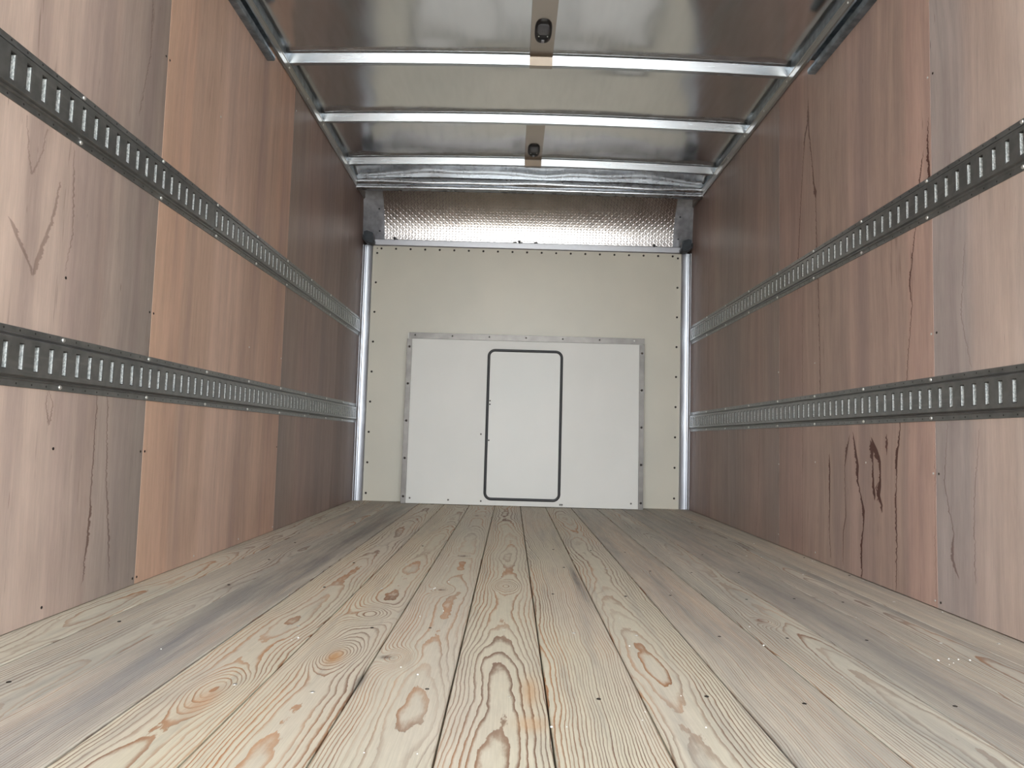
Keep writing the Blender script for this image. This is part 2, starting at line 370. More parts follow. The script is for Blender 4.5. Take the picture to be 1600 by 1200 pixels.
def sweep(bm, prof, path, closed=True, caps=True, mi=0, uv=None):
    """prof: list of 2-D points; path: function(point2d, station)->3-D; stations in path list"""
    rings = [[bm.verts.new(fn(p)) for p in prof] for fn in path]
    n = len(prof); m = n if closed else n - 1
    for a, b in zip(rings, rings[1:]):
        for i in range(m):
            f = bm.faces.new((a[i], a[(i + 1) % n], b[(i + 1) % n], b[i])); f.material_index = mi
    if closed and caps:
        for rg in (rings[0], rings[-1]):
            try: bm.faces.new(rg).material_index = mi
            except ValueError: pass
    return rings
def fix(bm): bmesh.ops.recalc_face_normals(bm, faces=bm.faces[:])
def disc(bm, c, n, r, h, seg=10, mi=0, top=.7, slot=False):
    """a low domed screw or rivet head on a surface with normal n"""
    n = Vector(n).normalized(); a = n.orthogonal().normalized(); b = n.cross(a)
    c = Vector(c)
    rr = [(r, 0), (r, h * .45), (r * top, h * .9)]
    rings = [[bm.verts.new(c + n * hh + (a * math.cos(2 * math.pi * i / seg) + b * math.sin(2 * math.pi * i / seg)) * q) for i in range(seg)] for q, hh in rr]
    for p, q in zip(rings, rings[1:]):
        for i in range(seg): bm.faces.new((p[i], p[(i + 1) % seg], q[(i + 1) % seg], q[i])).material_index = mi
    tv = bm.verts.new(c + n * (h if not slot else h * .3))
    for i in range(seg): bm.faces.new((rings[-1][i], rings[-1][(i + 1) % seg], tv)).material_index = mi
    bm.faces.new(list(reversed(rings[0]))).material_index = mi
_sc = {}
def screw(name, c, n, r, h, mat, parent, slot=False, seg=10):
    """a separate little head; meshes are shared between equal heads"""
    key = (name, tuple(n), r, h, mat.name, slot)
    if key not in _sc:
        bm = bmesh.new(); disc(bm, (0, 0, 0), n, r, h, seg, slot=slot); fix(bm)
        me = bpy.data.meshes.new(name); bm.to_mesh(me); bm.free(); me.materials.append(mat)
        for p in me.polygons: p.use_smooth = True
        _sc[key] = me
    ob = bpy.data.objects.new(name, _sc[key]); C.objects.link(ob); ob.parent = parent
    ob.location = Vector(c) - (parent.location if parent else Vector()); return ob

# ------------------------------------------------------------------ floor
bm = bmesh.new()
la = bm.verts.layers.float_color.new('plank_a'); lb = bm.verts.layers.float_color.new('plank_b')
edges = [XL - .03, -.923, -.757, -.591, -.425, -.259, -.093, .073, .239, .407, .573, .739, .905, 1.071, XR + .03]
#        x0 shift, Hb, Ha, grey, warm
PK = [(.02, .20, .25, .35, .5), (.06, .16, .30, .65, .3), (-.20, .10, .2, .75, .3), (.0, .22, .32, .20, .8), (.03, .20, .34, .15, .8), (.02, .20, .34, .12, .6),
      (.0, .20, .30, .10, .7), (-.12, .16, .25, .28, .7), (-.02, .22, .32, .25, .6), (.22, .2, .15, .80, .4), (.02, .16, .25, .65, .3), (.16, .1, .2, 1.0, .2), (.03, .12, .25, .8, .3), (.2, .1, .2, .7, .5)]
for i, (a, b) in enumerate(zip(edges, edges[1:])):
    g = .0017
    x0s, Hb, Ha, gry, wrm = PK[i]
    n0 = len(bm.verts)
    r0 = random.Random(i); prof = [(a + g, -.03), (a + g, -.0022), (a + g + .002, 0.0), (b - g - .002, 0.0), (b - g, -.0022), (b - g, -.03)]
    dz = r0.uniform(-.0012, .0008)
    sweep(bm, prof, [(lambda p, yy=yy: (p[0], yy, p[1] + dz)) for yy in (Y0, D + .12)])
    bm.verts.ensure_lookup_table()
    for v in bm.verts[n0:]:
        v[la] = (((a + b) / 2 + x0s + 2) / 4, Hb * 1.0, (i * .0713 + .05) % 1.0, 1)
        v[lb] = (Ha * 1.0, gry, wrm, 1)
fix(bm)
nb = len(bm.faces)
box(bm, (XL - .03, Y0, -.06), (XR + .03, D + .12, -.028), 1)
floor = mesh_obj('floor', bm, [M['pine'], M['dark']]); tag(floor, kind='structure')
rr = random.Random(3)
for row, yy in enumerate((.93, 1.31, 1.735, 2.17, 2.59, 3.01)):
    for i, (a, b) in enumerate(zip(edges, edges[1:])):
        xm = (a + b) / 2 + rr.uniform(-.045, .045); ys = yy + rr.uniform(-.02, .02)
        bm_dark = rr.random() < .6
        screw('floor_screw', (xm, ys, -.0008), (0, 0, 1), .0042, .0016, M['screw_dark'] if bm_dark else M['zinc'], floor, slot=True, seg=8)

# loose crumbs of packing foam lying on the boards
bm = bmesh.new(); rr = random.Random(11)
for cx, cy, n, sp in ((.93, 1.58, 7, .018), (1.19, 2.9, 3, .01), (.30, 1.5, 12, .35), (-.3, 1.8, 12, .5), (.7, 2.2, 12, .5), (.0, 1.15, 8, .4)):
    for k in range(n):
        px, py = min(1.19, cx + rr.gauss(0, sp)), cy + rr.gauss(0, sp); s = rr.uniform(.0009, .0024)
        bmesh.ops.create_icosphere(bm, subdivisions=1, radius=s, matrix=Matrix.Translation((px, py, s * .8)) @ Matrix.Diagonal((1, 1, .7, 1)))
M['foam'] = flat('white_foam_crumb', (.85, .85, .83), .8)
cr = mesh_obj('foam_crumbs', bm, M['foam']); tag(cr, 'tiny white foam crumbs scattered over the pine floor boards', 'crumbs', kind='stuff')

# ------------------------------------------------------------------ plywood walls
def wall(name, side, panels, screws):
    X = XL if side < 0 else XR
    w = empty(name, kind='structure')
    for (ya, yb, mat) in panels:
        bm = bmesh.new()
        box(bm, (X, ya + .0008, .002), (X + side * .012, yb - .0008, ZP), bev=.0006)
        mesh_obj('plywood_panel', bm, mat, w)
    bm = bmesh.new(); box(bm, (X + side * .013, Y0, -.3), (X + side * .03, D + .25, 2.30)); mesh_obj('outer_skin', bm, M['skin'], w)
    bm = bmesh.new(); box(bm, (X + side * .0121, Y0, -.02), (X + side * .0129, D + .02, ZP)); mesh_obj('backing', bm, M['dark'], w)
    for (yy, zz, dk) in screws:
        screw('screw', (X - side * .0002, yy, zz), (-side, 0, 0), .0036, .0014, M['screw_dark'] if dk else M['zinc'], w, slot=True, seg=8)
    return w
js = lambda y, dk, zs=(.02, .375, .775, 1.54, 1.95): [(y, z, dk) for z in zs]
wl = wall('wall_left', -1, [(Y0, .903, P2), (.903, 2.122, P1), (2.122, 3.342, P2), (3.342, 4.562, P3), (4.562, D + .10, P3)],
     js(1.705, 1, (.03, .388, .786)) + js(2.108, 1) + js(2.132, 1) + [(2.51, .02, 0), (2.915, .022, 0), (3.33, .02, 0), (3.368, 1.95, 0), (2.52, 1.54, 0), (2.92, .775, 0), (3.33, .775, 0), (3.33, .375, 1)])
wr = wall('wall_right', 1, [(Y0, .883, RN), (.883, 2.100, RN), (2.100, 3.325, RM), (3.325, 4.545, RF), (4.545, D + .10, RF)],
     js(2.085, 1) + js(2.112, 0) + [(2.512, .393, 0), (2.929, .382, 0), (3.327, .361, 0), (3.33, .775, 0), (2.93, .775, 0), (3.33, .05, 0), (2.93, .03, 0), (1.70, .775, 0)])

# rails along the tops of the plywood
def toprail(name, side):
    X = XL if side < 0 else XR; s = -side
    prof = [(X + side * .012, 2.0555), (X + s * .003, 2.0555), (X + s * .003, 2.047), (X + s * .005, 2.047), (X + s * .011, 2.058), (X + s * .011, 2.086),
            (X + s * .013, 2.0875), (X + s * .013, 2.0905), (X - s * .0125, 2.0905)]
    bm = bmesh.new(); sweep(bm, prof, [(lambda p, yy=yy: (p[0], yy, p[1])) for yy in (Y0, 4.96)]); fix(bm)
    o_ = mesh_obj(name, bm, M['rail']); tag(o_, kind='structure')
    bm = bmesh.new(); box(bm, (X - s * .012, Y0, 2.0905), (X + s * .002, 4.70, ZC + .022)); mesh_obj('shaded_gap_strip', bm, M['trackblack'], o_)  # gap filler above the rail; its dark metal colour stands in for shade
    for yy in (3.20, 3.80, 4.42, 2.6, 3.5, 4.1, 4.75):
        screw('screw', (X + s * .011, yy, 2.072), (s, 0, 0), .005, .003, M['zinc'], o_, seg=8)
    return o_
toprail('trim_1', -1); toprail('trim_2', 1)

# ------------------------------------------------------------------ cargo tracks
def track(side, zc, y0, y1, phase, scr, label, cat, group):
    X = XL if side < 0 else XR; s = -side
    root = empty('cargo_track', (X, (y0 + y1) / 2, zc)); tag(root, label, cat, group)
    L = lambda h, yy, v: (s * h, yy - (y0 + y1) / 2, v)
    bm = bmesh.new()
    T = .0115; sh, sw, P = .029, .0088, .0508
    # slot centres
    k0 = math.ceil((y0 + .018 - phase) / P); k1 = math.floor((y1 - .018 - phase) / P)
    cs = [phase + k * P for k in range(k0, k1 + 1)]
    # face strip with slots (height T), split in bands: top, mid (with holes), bottom
    F2 = .0385
    ys = [y0] + [e for c in cs for e in (c - sw, c + sw)] + [y1]
    cache = {}
    def vt(h, yy, v):
        key = (round(h, 5), round(yy, 5), round(v, 5))
        if key not in cache: cache[key] = bm.verts.new(L(h, yy, v))
        return cache[key]
    def quad(a, b, c, d, mi=0):
        f = bm.faces.new((vt(*a), vt(*b), vt(*c), vt(*d))); f.material_index = mi
    for i in range(len(ys) - 1):
        a, b = ys[i], ys[i + 1]
        quad((T, a, sh), (T, b, sh), (T, b, F2), (T, a, F2)); quad((T, a, -F2), (T, b, -F2), (T, b, -sh), (T, a, -sh))
        if i % 2 == 0: quad((T, a, -sh), (T, b, -sh), (T, b, sh), (T, a, sh))
        else:
            rim = .0016; e0, e1 = a + .0016, b - .0018; g = sh - .0022
            # pressed rim sloping in, then deep lips: far one coloured as lit, others as shaded
            for (p, q, p2, q2) in (((a, -sh), (a, sh), (e0, -g), (e0, g)), ((a, sh), (b, sh), (e0, g), (e1, g)), ((b, sh), (b, -sh), (e1, g), (e1, -g)), ((b, -sh), (a, -sh), (e1, -g), (e0, -g))):
                quad((T, p[0], p[1]), (T, q[0], q[1]), (T - rim, q2[0], q2[1]), (T - rim, p2[0], p2[1]), 3)
                far = (p2[0] == e1 and q2[0] == e1)
                quad((T - rim, p2[0], p2[1]), (T - rim, q2[0], q2[1]), (.0012, q2[0], q2[1]), (.0012, p2[0], p2[1]), 1 if far else 2)
            quad((.0012, e0, -g), (.0012, e1, -g), (.0012, e1, g), (.0012, e0, g), 2)  # slot back coloured dark to stand for shade in the recess
    # bevel down, rib and flanges, swept along y
    for sg in (1, -1):
        pr = [(T, F2), (T - .0010, F2 + .0012), (.0045, .0418), (.0036, .0435), (.0040, .0445), (.0070, .0462), (.0066, .0480), (.0028, .0496), (.0026, .0625), (.0015, .0635), (0, .0635)]
        for yy0, yy1 in ((y0, y1),):
            for p, q in zip(pr, pr[1:]): quad((p[0], yy0, sg * p[1]), (yy1 and p[0], yy1, sg * p[1]), (q[0], yy1, sg * q[1]), (q[0], yy0, sg * q[1]))
    # ends
    for yy in (y0, y1):
        vs = [bm.verts.new(L(h, yy, v)) for h, v in [(0, -.0635), (.0026, -.0625), (.0028, -.05), (.0066, -.0475), (T, -F2), (T, F2), (.0066, .0475), (.0028, .05), (.0026, .0625), (0, .0635)]]
        bm.faces.new(vs)
    fix(bm)
    # small punched holes on both flanges, one per slot
    for c in cs:
        for sg in (1, -1):
            cc = c + P / 2 * .1
            vs = [bm.verts.new(L(.00285, cc + .0026 * math.cos(q * math.pi / 4), sg * .0563 + .0026 * math.sin(q * math.pi / 4))) for q in range(8)]
            f = bm.faces.new(vs); f.material_index = 3
            f.normal_update()
            if f.normal.x * s < 0: f.normal_flip()
    rail = mesh_obj('track_rail', bm, [M['track'], M['slot'], M['dark'], M['hole']], root)
    n0 = math.ceil((y0 + .01 - scr) / .4064)
    yy = scr + n0 * .4064
    while yy < y1 - .01:
        for v in (.0550, -.0550):
            screw('screw', (X + s * .0028, yy, zc + v), (s, 0, 0), .0054, .004, M['zinc'], root, seg=12)
        yy += .4064
    return root
M['hole'] = flat('punched_hole', (.06, .06, .058), .5, .5)
TE = 4.965; JL = 3.80; JU = 2.49
track(-1, .584, -.45 if False else Y0 + .02, JL, 1.504, 1.708, 'lower left wall track of dark galvanised steel, long slotted length nearest the viewer', 'cargo track', 'slotted cargo tracks on the plywood walls')
track(-1, .584, JL + .002, TE, JL + .024, 1.708 + .02, 'lower left wall track, short slotted length ending at the front corner post', 'cargo track', 'slotted cargo tracks on the plywood walls')
track(-1, 1.172, Y0 + .02, JU, 1.460, 1.720, 'upper left wall track of dark galvanised steel, slotted length nearest the viewer', 'cargo track', 'slotted cargo tracks on the plywood walls')
track(-1, 1.172, JU + .002, TE, JU + .022, 1.720, 'upper left wall track, far slotted length ending at the front corner post', 'cargo track', 'slotted cargo tracks on the plywood walls')
track(1, .587, Y0 + .02, TE, 2.258, 2.113, 'lower slotted steel cargo track screwed to the right plywood wall', 'cargo track', 'slotted cargo tracks on the plywood walls')
track(1, 1.174, Y0 + .02, TE, 2.010, 2.119, 'upper slotted steel cargo track screwed to the right plywood wall', 'cargo track', 'slotted cargo tracks on the plywood walls')

# ------------------------------------------------------------------ ceiling sheet (camber, slight oil-canning between bows)
BOWS = [3.20 - .61 * k for k in (6, 5, 4, 3, 2, 1, 0)] + [3.81, 4.42]
XM = (XL + XR) / 2; HW = (XR - XL) / 2
def camber(x): return .022 * max(0.0, 1 - ((x - XM) / HW) ** 2)
from mathutils import noise as mn
def sheet_z(x, y):
    q = abs(x - XM) / HW
    z = ZC + .022 + camber(x)
    if q > .955: z -= .002 * ((q - .955) / .045) ** 2
    # free between bows
    d = min(abs(y - b) for b in BOWS); fr = min(1.0, max(0.0, (d - .035) / .12)); fr = fr * fr * (3 - 2 * fr)
    edge = min(1, (1 - q) / .12 if q < 1 else 0)
    z += fr * edge * .006 * (mn.noise(Vector((x * 2.1, y * 1.6, 3.7))) + .5 * mn.noise(Vector((x * 4.7, y * 3.1, 9.2))))
    # puckers beside the fixings near each end of a bow
    for b in BOWS:
        for sx_ in (XL + .12, XR - .12):
            z += .0022 * math.exp(-(((x - sx_) / .07) ** 2 + ((y - b + .06) / .04) ** 2))
    if y > 4.45: z -= .020 * ((y - 4.45) / .25) ** 2 * (1 + .10 * math.sin(x * 5 + 1))
    return z
bm = bmesh.new(); nx, ny = 120, 300
g = [[bm.verts.new((XL - .012 + (XR - XL + .024) * i / nx, Y0 + (4.70 - Y0) * j / ny, 0)) for i in range(nx + 1)] for j in range(ny + 1)]
for rw in g:
    for v in rw: v.co.z = sheet_z(v.co.x, v.co.y)
for j in range(ny):
    for i in range(nx): bm.faces.new((g[j][i], g[j + 1][i], g[j + 1][i + 1], g[j][i + 1]))
ceil = mesh_obj('ceiling', bm, M['sheet'], smooth=180); tag(ceil, kind='structure')
bm = bmesh.new(); box(bm, (XL - .03, Y0, 2.26), (XR + .03, D + .25, 2.275)); mesh_obj('outer_roof', bm, M['skin'], ceil)

# roof bows
names = {3.20: 'nearest visible galvanised roof bow, crossing the ceiling behind the first dome light',
         3.81: 'middle galvanised roof bow, between the two dome lights', 4.42: 'farthest galvanised roof bow, closest to the front header'}
for b in BOWS[5:]:
    bm = bmesh.new()
    prof = [(-.040, .0015), (-.022, .0005), (-.020, -.004), (-.007, -.036), (.018, -.036), (.040, .0015), (.056, .0015), (.056, .003), (-.040, .003)]
    def fn(xx, b=b):
        zt = ZC + .020 + camber(xx)
        return lambda p: (xx, b + p[0], zt + p[1])
    xs = [XL - .004 + (XR - XL + .008) * i / 24 for i in range(25)]
    sweep(bm, prof, [fn(x_) for x_ in xs]); fix(bm)
    rb = mesh_obj('roof_bow', bm, M['bow'], smooth=30)
    rb.data.name = 'roof_bow'
    lab = names.get(round(b, 2), None)
    if lab is None: tag(rb, 'galvanised roof bow overhead, carrying the near end of the first light strip', 'roof bow', 'roof bows across the ceiling')
    else: tag(rb, lab, 'roof bow', 'roof bows across the ceiling')

# ------------------------------------------------------------------ dome lights on strip plates
def dome(yb, ya, lampy, label):
    xc_ = .088; w = .051
    zt = ZC + .020 + camber(xc_)
    root = empty('dome_light', (xc_, lampy, zt - .012)); tag(root, label, 'light', 'dome lights along the ceiling')
    o_ = root.location
    bm = bmesh.new()
    path = [(ya, -.006), (yb - .034, -.006), (yb - .0275, -.0085), (yb - .0085, -.0385), (yb + .018, -.0385), (yb + .018, -.0400), (yb - .0100, -.0400), (yb - .0290, -.0098), (yb - .035, -.0075), (ya, -.0075)]
    sweep(bm, [(a, b_) for a, b_ in path], [(lambda p, xx=xx: (xx - o_.x, p[0] - o_.y, zt + p[1] - o_.z)) for xx in (xc_ - w, xc_ + w)]); fix(bm)
    mesh_obj('mounting_plate', bm, M['plate'], root)
    # oblong housing, long axis along y
    def blob(name, rx, ry, h, mat, z0, e=2.8, ridges=0, dz=0, cy=0):
        bm = bmesh.new(); N = 36; rows = []
        for j in range(7):
            a = j / 6 * math.pi / 2; kk = math.cos(a) ** .6 if j < 6 else 0.0001; hh = math.sin(a) * h
            ring = []
            for i in range(N):
                th = 2 * math.pi * i / N; c_, s_ = math.cos(th), math.sin(th)
                ring.append(bm.verts.new((rx * kk * math.copysign(abs(c_) ** (2 / e), c_), cy + ry * kk * math.copysign(abs(s_) ** (2 / e), s_), z0 - hh)))
            rows.append(ring)
        for p, q in zip(rows, rows[1:]):
            for i in range(N): bm.faces.new((p[i], q[i], q[(i + 1) % N], p[(i + 1) % N]))
        bm.faces.new(rows[0])
        fix(bm); return mesh_obj(name, bm, mat, root, smooth=50)
    zl = .0045
    blob('housing', .036, .088, .016, M['rubber'], zl)
    blob('lens', .030, .050, .019, M['lens'], zl, cy=-.028)
    blob('switch_block', .028, .026, .020, M['rubber'], zl, 3.5, cy=.045)
    bm = bmesh.new(); box(bm, (-.006, .034, -.018), (.006, .056, -.0135 + .0), bev=.001); mesh_obj('switch', bm, M['switch'], root)
    for sx_ in (-.018, .018):
        screw('screw', (o_.x + sx_, o_.y + .014, o_.z + zl - .0155), (0, 0, -1), .003, .0025, M['zinc'], root, seg=8)
t = Tree('smoked_ribbed_lens'); x, y, z = t.obj()
t.bump(((x * 260.0).fract() - .5).abs(), .0008)
M['lens'] = t.set(Base_Color=(.10, .105, .12), Roughness=.25)
M['switch'] = flat('grey_switch', (.30, .31, .34), .3)
dome(3.20, 2.62, 2.965, 'larger dark oblong dome light on a steel strip, nearest the viewer')
dome(4.42, 3.84, 4.235, 'dark oblong dome light on a steel strip, small, between the two far roof bows')

# ------------------------------------------------------------------ front header, cove, end plates, sill
bm = bmesh.new()
prof = []
def arc(cy, cz, r, a0, a1, n):
    return [(cy + r * math.cos(math.radians(a0 + (a1 - a0) * i / n)), cz + r * math.sin(math.radians(a0 + (a1 - a0) * i / n))) for i in range(n + 1)]
prof = [(4.71, 2.125), (4.694, 2.105)] + arc(4.700, 2.086, .0165, 120, 240, 8) + [(4.697, 2.066)] + arc(4.702, 2.050, .0160, 125, 265, 8) + [(4.725, 2.034), (4.725, 2.125)]
def hd(xx): 
    wv = .004 * math.sin(xx * 5.1 + .6) + .0025 * math.sin(xx * 12.7)
    return lambda p: (xx, p[0] + wv * .6, p[1] + (wv if p[1] > 2.066 else wv * .15) + camber(xx) * .35)
sweep(bm, prof, [hd(XL - .0 + (XR - XL) * i / 60) for i in range(61)]); fix(bm)
hdr = mesh_obj('trim_3', bm, M['header'], smooth=40); tag(hdr, kind='structure')
# closing plate above header
bm = bmesh.new(); box(bm, (XL - .012, 4.705, 2.08), (XR + .012, 4.712, 2.26)); mesh_obj('closing_strip', bm, M['alu'], hdr)

CX0, CX1 = -.925, 1.098
CR = .42; cyc, czc = D + .075 - CR, 1.79
N = 28
bm = bmesh.new(); uvl = bm.loops.layers.uv.new('UVMap')
pts = []
for i in range(N + 1):
    a = math.radians(-2 + 92 * i / N); pts.append((cyc + CR * math.cos(a), czc + CR * math.sin(a), CR * math.radians(92 * i / N)))
va = [bm.verts.new((CX0, p[0], p[1])) for p in pts]; vb = [bm.verts.new((CX1, p[0], p[1])) for p in pts]
for i in range(N):
    f = bm.faces.new((va[i], vb[i], vb[i + 1], va[i + 1]))
    for lp, uvv in zip(f.loops, ((CX0, pts[i][2]), (CX1, pts[i][2]), (CX1, pts[i + 1][2]), (CX0, pts[i + 1][2]))): lp[uvl].uv = uvv
cove = mesh_obj('trim_4', bm, M['cove'], smooth=60); tag(cove, kind='structure')
for sd_, xin, X in ((-1, CX0, XL), (1, CX1, XR)):
    bm = bmesh.new(); s = -sd_
    # inner edge follows the cove arc, outer edge meets the side wall further back
    ia = [bm.verts.new((xin, p[0] - .004, p[1])) for p in pts]
    oa = [bm.verts.new((X - s * .012, 4.90 + .05 * (1 - i / N), p[1])) for i, p in enumerate(pts)]
    ma = [bm.verts.new((xin + sd_ * .035, p[0] - .020 - .010 * i / N, p[1])) for i, p in enumerate(pts)]
    ib = [bm.verts.new((xin, p[0] + .006, p[1])) for p in pts]
    for i in range(N):
        bm.faces.new((ia[i], ia[i + 1], ma[i + 1], ma[i])); bm.faces.new((ma[i], ma[i + 1], oa[i + 1], oa[i])); bm.faces.new((ib[i], ib[i + 1], ia[i + 1], ia[i]))
    ep = mesh_obj('end_plate', bm, M['endplate'], cove, smooth=30)
    for zz in (1.86, 2.0):
        screw('rivet', (xin + sd_ * .028, D - (.0 if zz < 1.9 else .055) + .035, zz), (0, -1, 0), .006, .004, M['casting'], cove, seg=8)

# front liner panel of cream fibreglass
SZ = 1.752
bm = bmesh.new(); box(bm, (XL + .064, D, .0), (XR - .058, D + .012, SZ + .004))
wf = mesh_obj('wall_front', bm, M['cream']); tag(wf, kind='structure')
bm = bmesh.new(); box(bm, (XL - .012, D + .10, -.02), (XR + .012, D + .112, 2.28)); mesh_obj('outer_skin', bm, M['skin'], wf)
bm = bmesh.new(); box(bm, (XL - .012, D + .012, -.02), (XR + .012, D + .10, 0.0)); mesh_obj('base_sill', bm, M['dark'], wf)
for i in range(21):
    screw('rivet', (-.930 + i * 2.012 / 20, D, 1.728), (0, -1, 0), .0075, .0035, M['screw_dark'], wf, seg=8)
for i in range(9):
    zz = 1.695 - i * .2055 + (.0 if i else 0.0)
    screw('rivet', (-.958 - i * .0012, D, zz), (0, -1, 0), .0075, .0035, M['screw_dark'], wf, seg=8)
    screw('rivet', (1.118 - i * .001, D, zz + .02), (0, -1, 0), .0075, .0035, M['screw_dark'], wf, seg=8)
screw('rivet', (-.958, D, 1.728), (0, -1, 0), .004, .002, M['screw_dark'], wf, seg=8)

# sill on top of the liner
bm = bmesh.new()
sweep(bm, [(D - .006, SZ - .006), (D - .010, SZ), (D - .010, SZ + .036), (D - .007, SZ + .040), (D + .09, SZ + .040), (D + .09, SZ - .0), (D + .0, SZ - .006)],
      [(lambda p, xx=xx: (xx, p[0], p[1])) for xx in (XL + .062, XR - .055)]); fix(bm)
sill = mesh_obj('trim_5', bm, M['sill']); tag(sill, kind='structure')
for xx in (-.842, .02, .95):
    bm = bmesh.new()
    bmesh.ops.create_cone(bm, cap_ends=True, segments=10, radius1=.006, radius2=.006, depth=.022, matrix=Matrix.Translation((xx, D - .005, SZ + .045)))
    bmesh.ops.create_cone(bm, cap_ends=True, segments=10, radius1=.009, radius2=.009, depth=.006, matrix=Matrix.Translation((xx, D - .005, SZ + .050)))
    box(bm, (xx, D - .008, SZ + .040), (xx + .024, D - .002, SZ + .045))
    mesh_obj('bolt', bm, M['rubber'], sill)
for xx, w_, h_ in ((-.010, .026, .012), (.065, .018, .004), (.135, .026, .014)):
    bm = bmesh.new(); box(bm, (xx - w_ / 2, D + .01, SZ + .039), (xx + w_ / 2, D + .022, SZ + .039 + h_), bev=.002)
    mesh_obj('clip', bm, M['rubber'], sill)

# corner posts: rounded inner face between wall and liner
def post(name, side, zt):
    X = XL if side < 0 else XR; s = -side
    r = .056
    pr = [(X - s * .011, D - .030), (X + s * .004, D - .030), (X + s * .010, D - .026), (X + s * .012, D - .016), (X + s * .016, D - .0155), (X + s * .020, D - .018)]
    for i in range(9):      # shallow hollow face, turned to the rear
        q = i / 8; pr.append((X + s * (.022 + .036 * q), D - .020 + .0012 * math.sin(q * math.pi)))
    pr += [(X + s * .062, D - .017), (X + s * .064, D - .004), (X + s * .064, D + .02), (X - s * .011, D + .02)]
    bm = bmesh.new(); sweep(bm, pr, [(lambda p, zz=zz: (p[0], p[1], zz)) for zz in (.001, zt)]); fix(bm)
    o_ = mesh_obj(name, bm, M['post'], smooth=30); tag(o_, kind='structure')
post('trim_6', -1, 1.745); post('trim_7', 1, 1.745)

# corner castings with rubber lips
for side, lab in ((-1, 'dark grey corner bracket with black rubber lip, at the left end of the front sill'), (1, 'dark grey corner bracket with black rubber lip, at the right end of the front sill')):
    X = XL if side < 0 else XR; s = -side
    root = empty('corner_bracket', (X + s * .04, D - .05, 1.745)); tag(root, lab, 'bracket', 'corner brackets at the front sill')
    bm = bmesh.new(); N2 = 10
    prof = [(0.0, .03), (0.0, .085), (.02, .092), (.055, .080)] + [(.066 - .012 + .012 * math.cos(math.radians(a)), .066 + .012 * math.sin(math.radians(a))) for a in (60, 30, 0)] + [(.070, .015), (.068, .006), (.055, .002), (.035, .006), (.012, .018)]
    fnp = lambda yy: (lambda p: (s * (p[0] - .034), yy, p[1]))
    sweep(bm, prof, [fnp(.055), fnp(.0), fnp(-.012)]); fix(bm)
    bmesh.ops.bevel(bm, geom=[e for e in bm.edges if all(v.co.y < -.011 for v in e.verts)], offset=.006, segments=2, affect='EDGES')
    mesh_obj('bracket_body', bm, M['casting'], root, smooth=40)
    bm = bmesh.new()
    lipc = [(-.006, .060), (.001, .032), (.014, .014), (.034, .001), (.070, .000), (.073, .02)]
    for (p, q) in zip(lipc, lipc[1:]):
        dx_, dz_ = q[0] - p[0], q[1] - p[1]; L_ = math.hypot(dx_, dz_); nx_, nz_ = -dz_ / L_ * .005, dx_ / L_ * .005
        vs = []
        for yy in (-.024, .02):
            for (a_, b_) in ((p[0] + nx_, p[1] + nz_), (p[0] - nx_, p[1] - nz_), (q[0] - nx_, q[1] - nz_), (q[0] + nx_, q[1] + nz_)): vs.append(bm.verts.new((s * (a_ - .034), yy, b_)))
        for q4 in ((0, 1, 2, 3), (7, 6, 5, 4), (0, 4, 5, 1), (1, 5, 6, 2), (2, 6, 7, 3), (3, 7, 4, 0)): bm.faces.new([vs[i] for i in q4])
    fix(bm); mesh_obj('rubber_lip', bm, M['rubber'], root)

# ------------------------------------------------------------------ white bulkhead panel with access door
PX0, PX1, PZ = -.711, .872, 1.134; PY = 4.875; PB = PY + .032
root = empty('access_panel', ((PX0 + PX1) / 2, PY, 0.0))
tag(root, 'large white panel with aluminium edging and black-gasketed door, standing against the cream front wall', 'panel')
ox, oy = root.location.x, root.location.y
def lb(bm, a, b, **k): return box(bm, (a[0] - ox, a[1] - oy, a[2]), (b[0] - ox, b[1] - oy, b[2]), **k)
bm = bmesh.new(); lb(bm, (PX0 + .004, PY + .002, .004), (PX1 - .004, PB, PZ - .004)); mesh_obj('board', bm, M['white'], root)
bm = bmesh.new(); lb(bm, (PX0 + .012, PY - .003, PZ - .040), (PX1 + .004, PY + .0025, PZ), bev=.0008); lb(bm, (PX0 + .012, PY, PZ - .002), (PX1 + .004, PB, PZ + .001)); tt = mesh_obj('top_edging', bm, M['alu'], root)
for xa, xb, side in ((PX0, PX0 + .033, -1), (PX1 - .029, PX1 + .004, 1)):
    bm = bmesh.new(); lb(bm, (xa, PY - .003, .001), (xb, PY + .0025, PZ - .043), bev=.0008)
    xo = xa if side < 0 else xb
    lb(bm, (xo, PY, .001), (xo - side * .002, PB, PZ - .043))
    se = mesh_obj('side_edging', bm, M['alu'], root)
    for i, zz in enumerate((1.038, .790, .543, .297, .048)):
        xs = (PX0 + .016) if side < 0 else (PX1 - .012)
        screw('rivet', (xs, PY - .003, zz - (.003 if side > 0 else 0)), (0, -1, 0), .0078, .0035, M['screw_dark'], root, seg=8)
for i, xx in enumerate((-.660, -.410, -.163, .083, .329, .575, .808)):
    screw('rivet', (xx, PY - .003, 1.117), (0, -1, 0), .0058, .003, M['screw_dark'] if i < 6 else M['zinc'], root, seg=8)
for xx, zz in ((-.652, .038), (-.40, .032), (-.186, .030), (.333, .020), (.345, .020), (.797, .040), (-.199, .467)):
    screw('screw', (xx, PY + .002, zz), (0, -1, 0), .0062, .003, M['greyscrew'] if 'greyscrew' in M else M['alu'], root, seg=8)
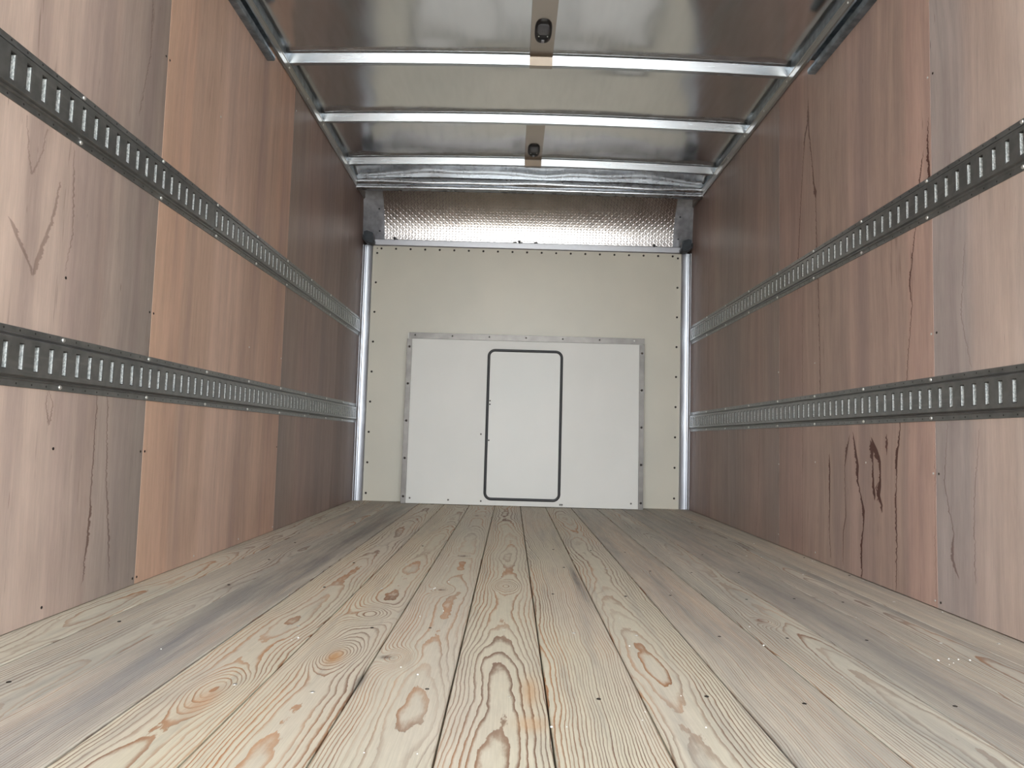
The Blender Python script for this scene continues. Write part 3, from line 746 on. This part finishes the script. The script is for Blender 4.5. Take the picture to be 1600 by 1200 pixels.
# door: rounded rectangle, gasket ring and skin
DX0, DX1, DZ0, DZ1 = -.171, .334, .036, 1.038
def rrect(x0, x1, z0, z1, r, n=8):
    out = []
    for cx, cz, a0 in ((x1 - r, z1 - r, 0), (x0 + r, z1 - r, 90), (x0 + r, z0 + r, 180), (x1 - r, z0 + r, 270)):
        for i in range(n + 1):
            a = math.radians(a0 + 90 * i / n); out.append((cx + r * math.cos(a), cz + r * math.sin(a)))
    return out
W_ = .0190; r0 = .050
rings = []
bm = bmesh.new()
for off, dy in ((0, .003), (.0015, -.006), (.006, -.009), (W_ - .006, -.009), (W_ - .0015, -.006), (W_, .003)):
    rings.append([bm.verts.new((a - ox, dy, b)) for a, b in rrect(DX0 + off, DX1 - off, DZ0 + off, DZ1 - off, r0 - off)])
for a, b in zip(rings, rings[1:]):
    for i in range(len(a)): bm.faces.new((a[i], a[(i + 1) % len(a)], b[(i + 1) % len(a)], b[i]))
fix(bm)
mesh_obj('door_gasket', bm, M['rubber'], root, smooth=50)
bm = bmesh.new(); f_ = [bm.verts.new((a - ox, -.0005, b)) for a, b in rrect(DX0 + W_ - .001, DX1 - W_ + .001, DZ0 + W_ - .001, DZ1 - W_ + .001, r0 - W_)]
b_ = [bm.verts.new((v.co.x, .002, v.co.z)) for v in f_]
bm.faces.new(f_); bm.faces.new(list(reversed(b_)))
for i in range(len(f_)): bm.faces.new((f_[i], f_[(i + 1) % len(f_)], b_[(i + 1) % len(f_)], b_[i]))
fix(bm); dr = mesh_obj('access_door', bm, M['whitedoor'], root)
root.rotation_euler = (-.030, 0, 0)
for zz in (.690, .666, .428):
    screw('hinge_rivet', (-.146, PY - .0005, zz), (0, -1, 0), .0052, .003, M['screw_dark'], dr, seg=8).location = Vector((-.146, PY - .0005, zz)) - root.location

# ------------------------------------------------------------------ roll-up door tracks, high on both walls
for side, yend, lab in ((-1, 2.95, 'dark steel channel of the roll-up door, high on the left plywood wall'), (1, 2.92, 'dark steel channel of the roll-up door, high on the right plywood wall')):
    X = XL if side < 0 else XR; s = -side; zb = 1.972 if side < 0 else 1.962
    root = empty('door_track', (X, Y0 + .3, zb)); tag(root, lab, 'door track', 'roll-up door tracks under the ceiling')
    outer = [(.0, 0), (.040, 0), (.046, .003), (.048, .008), (.048, .018)]
    th = .0022
    o2 = [(0, .062), (.040, .062), (.046, .059), (.048, .054), (.048, .047)]
    inn = [(.0458, .018), (.0458, .009), (.044, .005), (.039, .0022), (.0022, .0022), (.0022, .0598), (.039, .0598), (.044, .057), (.0458, .053), (.0458, .047)]
    prof = [(p_ * .66 if p_ > .003 else p_, q_) for p_, q_ in outer + inn + list(reversed(o2))]
    bm = bmesh.new()
    sweep(bm, prof, [(lambda p, yy=yy: (s * p[0], yy - (Y0 + .3), p[1])) for yy in (Y0 + .3, yend)], caps=False)
    fix(bm); tr = mesh_obj('channel', bm, M['trackblack'], root, smooth=40)
    for k in range(4):
        bm = bmesh.new(); yy = yend - .25 - k * .55
        box(bm, (s * .0, yy - .02 - (Y0 + .3), .055), (s * .003, yy + .02 - (Y0 + .3), .073)); mesh_obj('hanger', bm, M['trackblack'], root)

# ------------------------------------------------------------------ street behind the open end
bm = bmesh.new(); box(bm, (-30, -40, ZS - .1), (30, 20, ZS)); st = mesh_obj('ground', bm, M['street']); tag(st, kind='structure')
